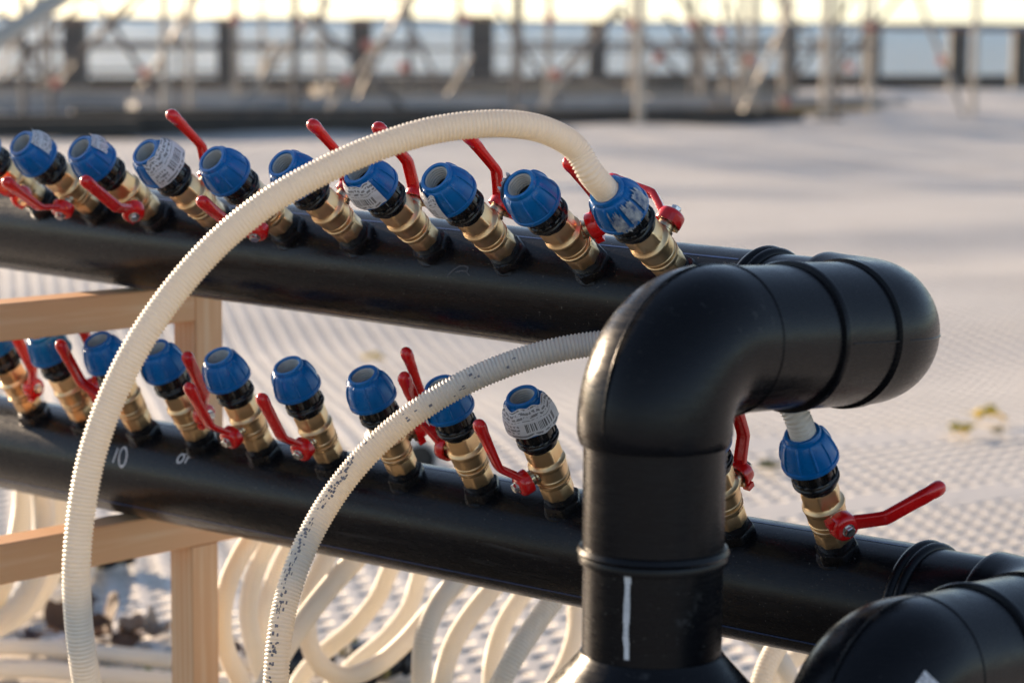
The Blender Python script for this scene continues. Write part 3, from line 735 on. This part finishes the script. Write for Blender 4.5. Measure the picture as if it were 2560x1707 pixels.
# smudged black print down the hose: small dabs lying on the ribs
mb = MB(); rnd = random.Random(3)
for i in range(40, len(PB)-1):
    p = PB[i]; x, y = proj(p)
    if not (880 < y < 1720 and x < 1300): continue
    tdir = (PB[i+1]-PB[i-1]).normalized(); view = (CP-p).normalized(); view = (view-tdir*view.dot(tdir)).normalized(); side = tdir.cross(view)
    if side.x > 0: side = -side
    dens = .05 if y < 1150 else .42
    if i % 4 in (2, 3): continue
    blk = noise.noise(V((i*.035, 2, 0)))
    for q in range(3):
        if rnd.random() > dens*(1.0 if blk > -.15 else .15): continue
        g = rnd.gauss(.42, .17) if y > 1150 else rnd.gauss(.1, .45)
        if abs(g) > 1.2: continue
        wv = rnd.uniform(.03, .10)
        a0, a1 = g-wv, g+wv; r_ = .01145
        for (a_, b2) in ((a0, a1),):
            q0 = p+(view*cos(a_)+side*sin(a_))*r_; q1 = p+(view*cos(b2)+side*sin(b2))*r_; e = tdir*rnd.uniform(.0006, .0017)
            mb.add([q0-e, q1-e, q1+e, q0+e], [(0, 1, 2, 3)])
mb.build('ink_print', M_INK, hb_)['kind'] = 'stuff'

# hoses hanging and coiled behind the lower pipe
G1 = 'white hoses looping behind the lower pipe'
def loop_hose(lst, label, D=.0245, g=G1, n=16): return hose(hp(lst), D, label, 'hose_loop', n, .0040, g, deep=.085)
loop_hose([(800, 1120, 3.02), (700, 1150, 2.98), (620, 1190, 2.95), (560, 1262, 2.9), (522, 1345, 2.88), (510, 1425, 2.88), (520, 1495, 2.9), (556, 1570, 2.92), (620, 1700, 2.97), (800, 1800, 3.05)],
          'leftmost white hose loop right of the wooden post')
loop_hose([(860, 1130, 2.99), (730, 1150, 3.03), (640, 1215, 3.0), (588, 1310, 2.98), (570, 1400, 2.97), (582, 1480, 2.97), (610, 1560, 2.97), (680, 1700, 3.0), (860, 1820, 3.06)],
          'second white hose loop right of the post, nested inside the leftmost')
loop_hose([(900, 1140, 3.09), (760, 1160, 3.11), (670, 1250, 3.1), (625, 1340, 3.08), (600, 1430, 3.06), (608, 1520, 3.06), (650, 1640, 3.08)],
          'third white hose loop, half hidden behind the printed hose')
loop_hose([(1000, 1100, 2.86), (920, 1180, 2.84), (830, 1270, 2.82), (762, 1342, 2.80), (700, 1420, 2.78), (648, 1500, 2.76), (610, 1580, 2.76), (570, 1750, 2.8)],
          'straight white hose slanting down left behind the printed hose', .026)
loop_hose([(980, 1200, 3.12), (900, 1300, 3.1), (868, 1370, 3.1), (812, 1440, 3.1), (740, 1500, 3.12), (690, 1560, 3.14), (640, 1680, 3.18)],
          'white hose with bright upper edge sweeping down left below the pipe centre')
loop_hose([(800, 1180, 2.98), (745, 1290, 2.95), (712, 1370, 2.93), (706, 1450, 2.92), (730, 1520, 2.92), (790, 1552, 2.93), (860, 1530, 2.95), (925, 1478, 2.97), (985, 1410, 3.0), (1060, 1330, 3.02), (1150, 1230, 3.1)],
          'round white hose loop closing just above the bottom of the photo')
loop_hose([(1030, 1220, 3.2), (968, 1310, 3.2), (942, 1390, 3.2), (890, 1460, 3.2), (820, 1520, 3.2), (760, 1580, 3.2), (700, 1680, 3.2)],
          'white hose with glowing edge right of the round loop')
loop_hose([(1160, 1220, 2.9), (1070, 1310, 2.86), (1010, 1380, 2.82), (978, 1450, 2.8), (968, 1530, 2.8), (975, 1640, 2.8), (1010, 1800, 2.85)],
          'grey-white hose bending down left of three close hoses under the pipe')
loop_hose([(1240, 1230, 2.94), (1160, 1320, 2.9), (1090, 1400, 2.88), (1040, 1480, 2.86), (1015, 1570, 2.86), (1010, 1700, 2.9)],
          'middle one of the close hoses curving down under the pipe')
loop_hose([(1300, 1250, 3.1), (1190, 1380, 3.06), (1150, 1450, 3.05), (1130, 1530, 3.05), (1130, 1640, 3.06)],
          'pale yellow-lit hose dropping between the close hoses')
loop_hose([(1340, 1250, 2.72), (1275, 1370, 2.68), (1225, 1440, 2.66), (1180, 1510, 2.64), (1140, 1590, 2.64), (1060, 1780, 2.7)],
          'finely ribbed hose slanting down left of the black riser base')
loop_hose([(1345, 1250, 3.1), (1325, 1390, 3.08), (1322, 1450, 3.06), (1305, 1510, 3.05), (1270, 1580, 3.05), (1180, 1740, 3.1)],
          'hose just left of the black riser base')
loop_hose([(1860, 1380, 2.62), (1800, 1460, 2.58), (1765, 1520, 2.56), (1742, 1590, 2.55), (1720, 1720, 2.55)],
          'brightly ribbed hose between the riser base and the foreground elbow', .0235)
loop_hose([(1600, 1380, 2.9), (1700, 1440, 2.9), (1780, 1500, 2.88), (1820, 1570, 2.88), (1850, 1700, 2.9)],
          'dim hose crossing behind the brightly ribbed hose at lower right')
loop_hose([(1950, 1400, 3.0), (1880, 1480, 3.0), (1800, 1530, 3.0), (1760, 1620, 3.0)],
          'dim ribbed hose bending left beside the foreground elbow')
# left cluster
loop_hose([(90, 980, 3.3), (60, 1080, 3.3), (52, 1180, 3.3), (30, 1280, 3.3), (-20, 1400, 3.3)], 'outer pale hose hanging at the far left under the pipe', .030)
loop_hose([(30, 1000, 3.22), (85, 1090, 3.22), (100, 1180, 3.24), (92, 1280, 3.25), (50, 1380, 3.28), (-40, 1460, 3.3)], 'inner pale hose bulging right at the far left under the pipe', .030)
loop_hose([(60, 980, 3.4), (125, 1080, 3.4), (140, 1180, 3.4), (130, 1290, 3.4), (70, 1390, 3.4), (-60, 1470, 3.45)], 'pale hose curving left of the long near hose under the pipe', .030)
o, _ = hose([gnd(-200, 1625, .013), gnd(60, 1618, .013), gnd(260, 1632, .013), gnd(420, 1650, .013), gnd(700, 1665, .013), gnd(1100, 1700, .013)], .026, 'white hose lying straight on the matting at lower left, rear one', 'hose_loop', 16, .004, 'white hoses lying on the matting', deep=.05)
o, _ = hose([gnd(-200, 1680, .013), gnd(60, 1675, .013), gnd(260, 1688, .013), gnd(480, 1705, .013), gnd(800, 1730, .013)], .026, 'white hose lying straight on the matting at lower left, front one', 'hose_loop', 16, .004, 'white hoses lying on the matting', deep=.05)
o, _ = hose([gnd(-200, 1580, .015), gnd(-20, 1550, .015), gnd(110, 1505, .015), gnd(200, 1450, .015), gnd(225, 1410, .013), gnd(215, 1360, .013)], .026, 'thick pale hose curving up right on the matting at far left', 'hose_loop', 16, .005, 'white hoses lying on the matting', deep=.03)

# ------------------------------------------------------------------ timber stand
def timber(name, a, b, w_, h_, parent, upv):
    """square timber from a to b (centre line), local z along it"""
    t = (b-a).normalized(); x = t.cross(upv).normalized(); y = t.cross(x); L = (b-a).length
    mb = MB(); bv = .0015; sec = [(-w_/2+bv, -h_/2), (w_/2-bv, -h_/2), (w_/2, -h_/2+bv), (w_/2, h_/2-bv), (w_/2-bv, h_/2), (-w_/2+bv, h_/2), (-w_/2, h_/2-bv), (-w_/2, -h_/2+bv)]
    vs = []; N = 2
    for z in (0, L):
        for p in sec: vs.append((p[0], p[1], z))
    fs = [(k, (k+1) % 8, 8+(k+1) % 8, 8+k) for k in range(8)]+[tuple(range(8))[::-1], tuple(range(8, 16))]
    o = MB().add(vs, fs).build(name, M_WOOD)
    mw = Matrix.Identity(4)
    for k in range(3): mw[k][0] = x[k]; mw[k][1] = y[k]; mw[k][2] = t[k]; mw[k][3] = a[k]
    o.parent = parent; o.matrix_parent_inverse = parent.matrix_world.inverted(); o.matrix_basis = mw
    return o
def N_at(P, s, t, dz=0):
    o, M_, N_, Z_ = P; p = o+M_*s+N_*t; p.z += dz; return p
TS = .040
stand = empty('timber_stand', (0, 0, 0)); tag(stand, 'raw pine stand of square beams and a post carrying both black pipes', 'stand')
zL = N_at(PL, .58, 0).z-R-.004; zU = N_at(PU, .58, 0).z-R-.002
sL = .578; up = V((0, 0, 1))
def pt(P, s, t, z): q = N_at(P, s, t); q.z = z; return q
timber('beam', pt(PL, sL, .9, zL-TS/2), pt(PL, sL, -.20, zL-TS/2), TS, TS+.004, stand, up)
timber('beam', pt(PU, sL, .9, zU-TS/2), pt(PU, sL, -.066, zU-TS/2), TS, TS, stand, up)
timber('post', pt(PU, sL, -.087, zL+.0005), pt(PU, sL, -.087, zU+.0015), TS, TS, stand, V((-PU[2].x, -PU[2].y, 0)))
timber('post', pt(PL, sL, -.085, .001), pt(PL, sL, -.085, zL-TS-.0025), TS, TS, stand, V((-PL[2].x, -PL[2].y, 0)))
timber('post', pt(PL, sL, .86, .001), pt(PL, sL, .86, zL-TS-.0025), TS, TS, stand, V((-PL[2].x, -PL[2].y, 0)))
timber('post', pt(PU, sL, .84, zL+.0005), pt(PU, sL, .84, zU-TS-.0005), TS, TS, stand, V((-PU[2].x, -PU[2].y, 0)))
# ------------------------------------------------------------------ leaves and litter
def leafmat(n, c1, c2): return surf(n, c1, c2, 25, (.5, .7), bmp=(.4, .004), bscale=60)
L_BR = leafmat('dry_brown_leaf', (.10, .055, .035), (.17, .09, .05)); L_PU = leafmat('dark_dry_leaf', (.06, .04, .045), (.10, .065, .06))
L_YE = leafmat('yellow_leaf', (.72, .48, .04), (.80, .58, .08)); L_OL = leafmat('olive_leaf', (.22, .18, .06), (.30, .25, .09)); L_GR = leafmat('green_leaf', (.10, .14, .02), (.16, .2, .03))
L_GY = leafmat('pale_brown_leaf', (.28, .20, .15), (.36, .27, .2))
def leaf(x, y, size, mat, label, rot, curl=.35, tilt=0.0, seed=1):
    nr, na = 6, 30; vs = [(0, 0, 0)]; fs = []
    for j in range(1, nr+1):
        for i in range(na):
            a = 2*pi*i/na; r = j/nr*(.80+.14*cos(a*5)+.05*cos(a*13+seed))*(1+.25*noise.noise(V((cos(a)*1.5, sin(a)*1.5, seed))))
            X, Y = r*cos(a), r*sin(a)*.8; z = curl*(X*X*.5*(1 if seed % 2 else -1)+abs(Y)*1.1)+.22*noise.noise(V((X*2.2, Y*2.2, seed)))
            vs.append((X, Y, z))
    for i in range(na): fs.append((0, 1+i, 1+(i+1) % na))
    for j in range(nr-1):
        for i in range(na): k = (i+1) % na; fs.append((1+j*na+i, 1+(j+1)*na+i, 1+(j+1)*na+k, 1+j*na+k))
    g = gnd(x, y); st = MB().sweep([(-.4, 0, .02), (-.9, .05, .10), (-1.3, .0, .22)], .025, 6)
    o = mesh('fallen_leaf', vs, fs, mat, None, 80); o.location = (g.x, g.y, .006+size*.05); o.scale = (size/2,)*3; o.rotation_euler = (tilt, 0, rot)
    s_ = st.build('leaf_stalk', mat, o, 60)
    md = o.modifiers.new('thickness', 'SOLIDIFY'); md.thickness = .02
    tag(o, label, 'leaf', 'fallen leaves on the white matting')
leaf(185, 1600, .13, L_BR, 'curled brown leaf left of the long hose, largest of the leaves', .4, .9, .5, 1)
leaf(275, 1600, .12, L_BR, 'upright brown leaf just right of the long hose at lower left', 2.0, 1.0, .9, 2)
leaf(75, 1620, .05, L_PU, 'small dark purple leaf near the left edge', .9, .9, .2, 3)
leaf(222, 1510, .04, L_PU, 'tiny brown leaf behind the long hose at lower left', 2.9, .8, .4, 4)
leaf(335, 1592, .07, L_GY, 'pale glinting leaf left of the wooden post', .2, .7, .2, 5)
leaf(395, 1585, .08, L_GY, 'pale brown leaf touching the wooden post from the left', 1.2, .8, .3, 6)
leaf(295, 1702, .045, L_GR, 'green leaf at the bottom edge, left of its twin', .3, .6, .1, 7)
leaf(385, 1700, .05, L_GR, 'green leaf at the bottom edge beside the wooden post', 1.3, .6, .1, 8)
leaf(2404, 1090, .08, L_YE, 'bright yellow leaf on the matting at right', .5, .6, .1, 9)
leaf(2475, 1050, .11, L_YE, 'olive and yellow leaf beyond the bright yellow one', .1, .4, .1, 10)
leaf(2495, 1088, .06, L_OL, 'dull olive leaf right of the bright yellow one', 1.0, .4, 0, 11)
leaf(935, 903, .08, L_YE, 'faint yellow leaf far off between the two pipes', .2, .4, .1, 12)
leaf(1310, 1105, .05, L_OL, 'olive leaf seen left of the label-wrapped nut', .8, .4, .1, 13)
leaf(1395, 1165, .06, L_GY, 'faint pale leaf just left of the black riser', .2, .4, .1, 14)
leaf(1925, 1180, .07, L_OL, 'olive leaf behind the rightmost lower valve', .2, .4, .1, 15)
leaf(600, 1640, .05, L_PU, 'dark leaf among the hose loops right of the post', 2.2, .9, .6, 16)
leaf(880, 1650, .07, L_OL, 'olive brown leaf lying inside the round hose loop', .4, .6, .2, 17)
leaf(1100, 1010, .05, L_OL, 'small dim leaf behind the second hose', .4, .4, .2, 18)
# pipe stub lying beyond the lower pipe
pa = gnd(1052, 1165, .04); pb = gnd(940, 1190, .04)
ps = empty('pipe_stub', (pa.x, pa.y, 0)); tag(ps, 'black pipe stub with pale cut rim lying beyond the lower pipe', 'pipe stub')
inv = Matrix.Translation(-ps.location)
dirp = V((.35, -.9, 0)).normalized()
pc = gnd(1045, 1150, .041)
o = MB().sweep([pc-dirp*.25, pc], .040, 40).build('stub_body', M_THREAD, None, 40); o.parent = ps; o.matrix_parent_inverse = inv
o = MB().sweep([pc-dirp*.02, pc-dirp*.0, pc+dirp*.012, pc+dirp*.012], [.0412, .0432, .0432, .036], 40, caps=False).build('cut_rim', M_INS, None, 40); o.parent = ps; o.matrix_parent_inverse = inv
def fitting(x, y, rot, label, sz=1.0):
    """black hose end fitting lying on the matting"""
    g = gnd(x, y); root = empty('hose_fitting', (g.x, g.y, 0)); tag(root, label, 'fitting', 'black hose fittings lying on the matting')
    Mx = Matrix.Translation((0, 0, .021*sz)) @ Matrix.Rotation(rot, 4, 'Z') @ Matrix.Rotation(pi/2, 4, 'Y') @ Matrix.Scale(sz, 4)
    MB().lathe([(.012, -.03), (.020, -.028), (.021, -.005), (.016, 0), (.014, .02), (.019, .022), (.019, .032), (.010, .034)], 32, Mx, (True, True)).build('fitting_body', M_THREAD, root, 40)
    MB().lathe([(.0155, .002), (.0165, .005), (.0155, .008)], 32, Mx).build('seal_ring', L_OL, root, 40)
fitting(285, 1420, .6, 'dark fitting just below the lower wooden beam', 1.1)
fitting(140, 1462, .9, 'dark fitting left of the long hose below the beam', 1.2)
fitting(945, 1712, .3, 'black fitting at the bottom edge beneath the round hose loop', 1.6)
fitting(760, 1700, .5, 'black fitting at the bottom edge right of the printed hose', 1.3)
# white sticker on the foreground elbow (its corner is in the frame)
def elbow_sticker():
    vs = []; uv = []; fs = []
    from mathutils.bvhtree import BVHTree
    el = [c for c in sysL.children if c.name.split('.')[0] == 'elbow'][-1].data
    tree = BVHTree.FromPolygons([v.co for v in el.vertices], [tuple(p.vertices) for p in el.polygons])
    def onbend(x, y):
        d = ray(x, y).normalized(); h = tree.ray_cast(CP, d); return h[0]-d*.0008
    for j in range(9):
        for i in range(9):
            u, v = i/8, j/8; x = 2312+(u*62)-(v*48); y = 1674+u*60+v*70
            vs.append(onbend(x, y)); uv.append((u, 1-v))
    for j in range(8):
        for i in range(8): fs.append((j*9+i, j*9+i+1, (j+1)*9+i+1, (j+1)*9+i))
    mesh('sticker', vs, fs, M_PAPER2, sysL, 60, uv)
elbow_sticker()
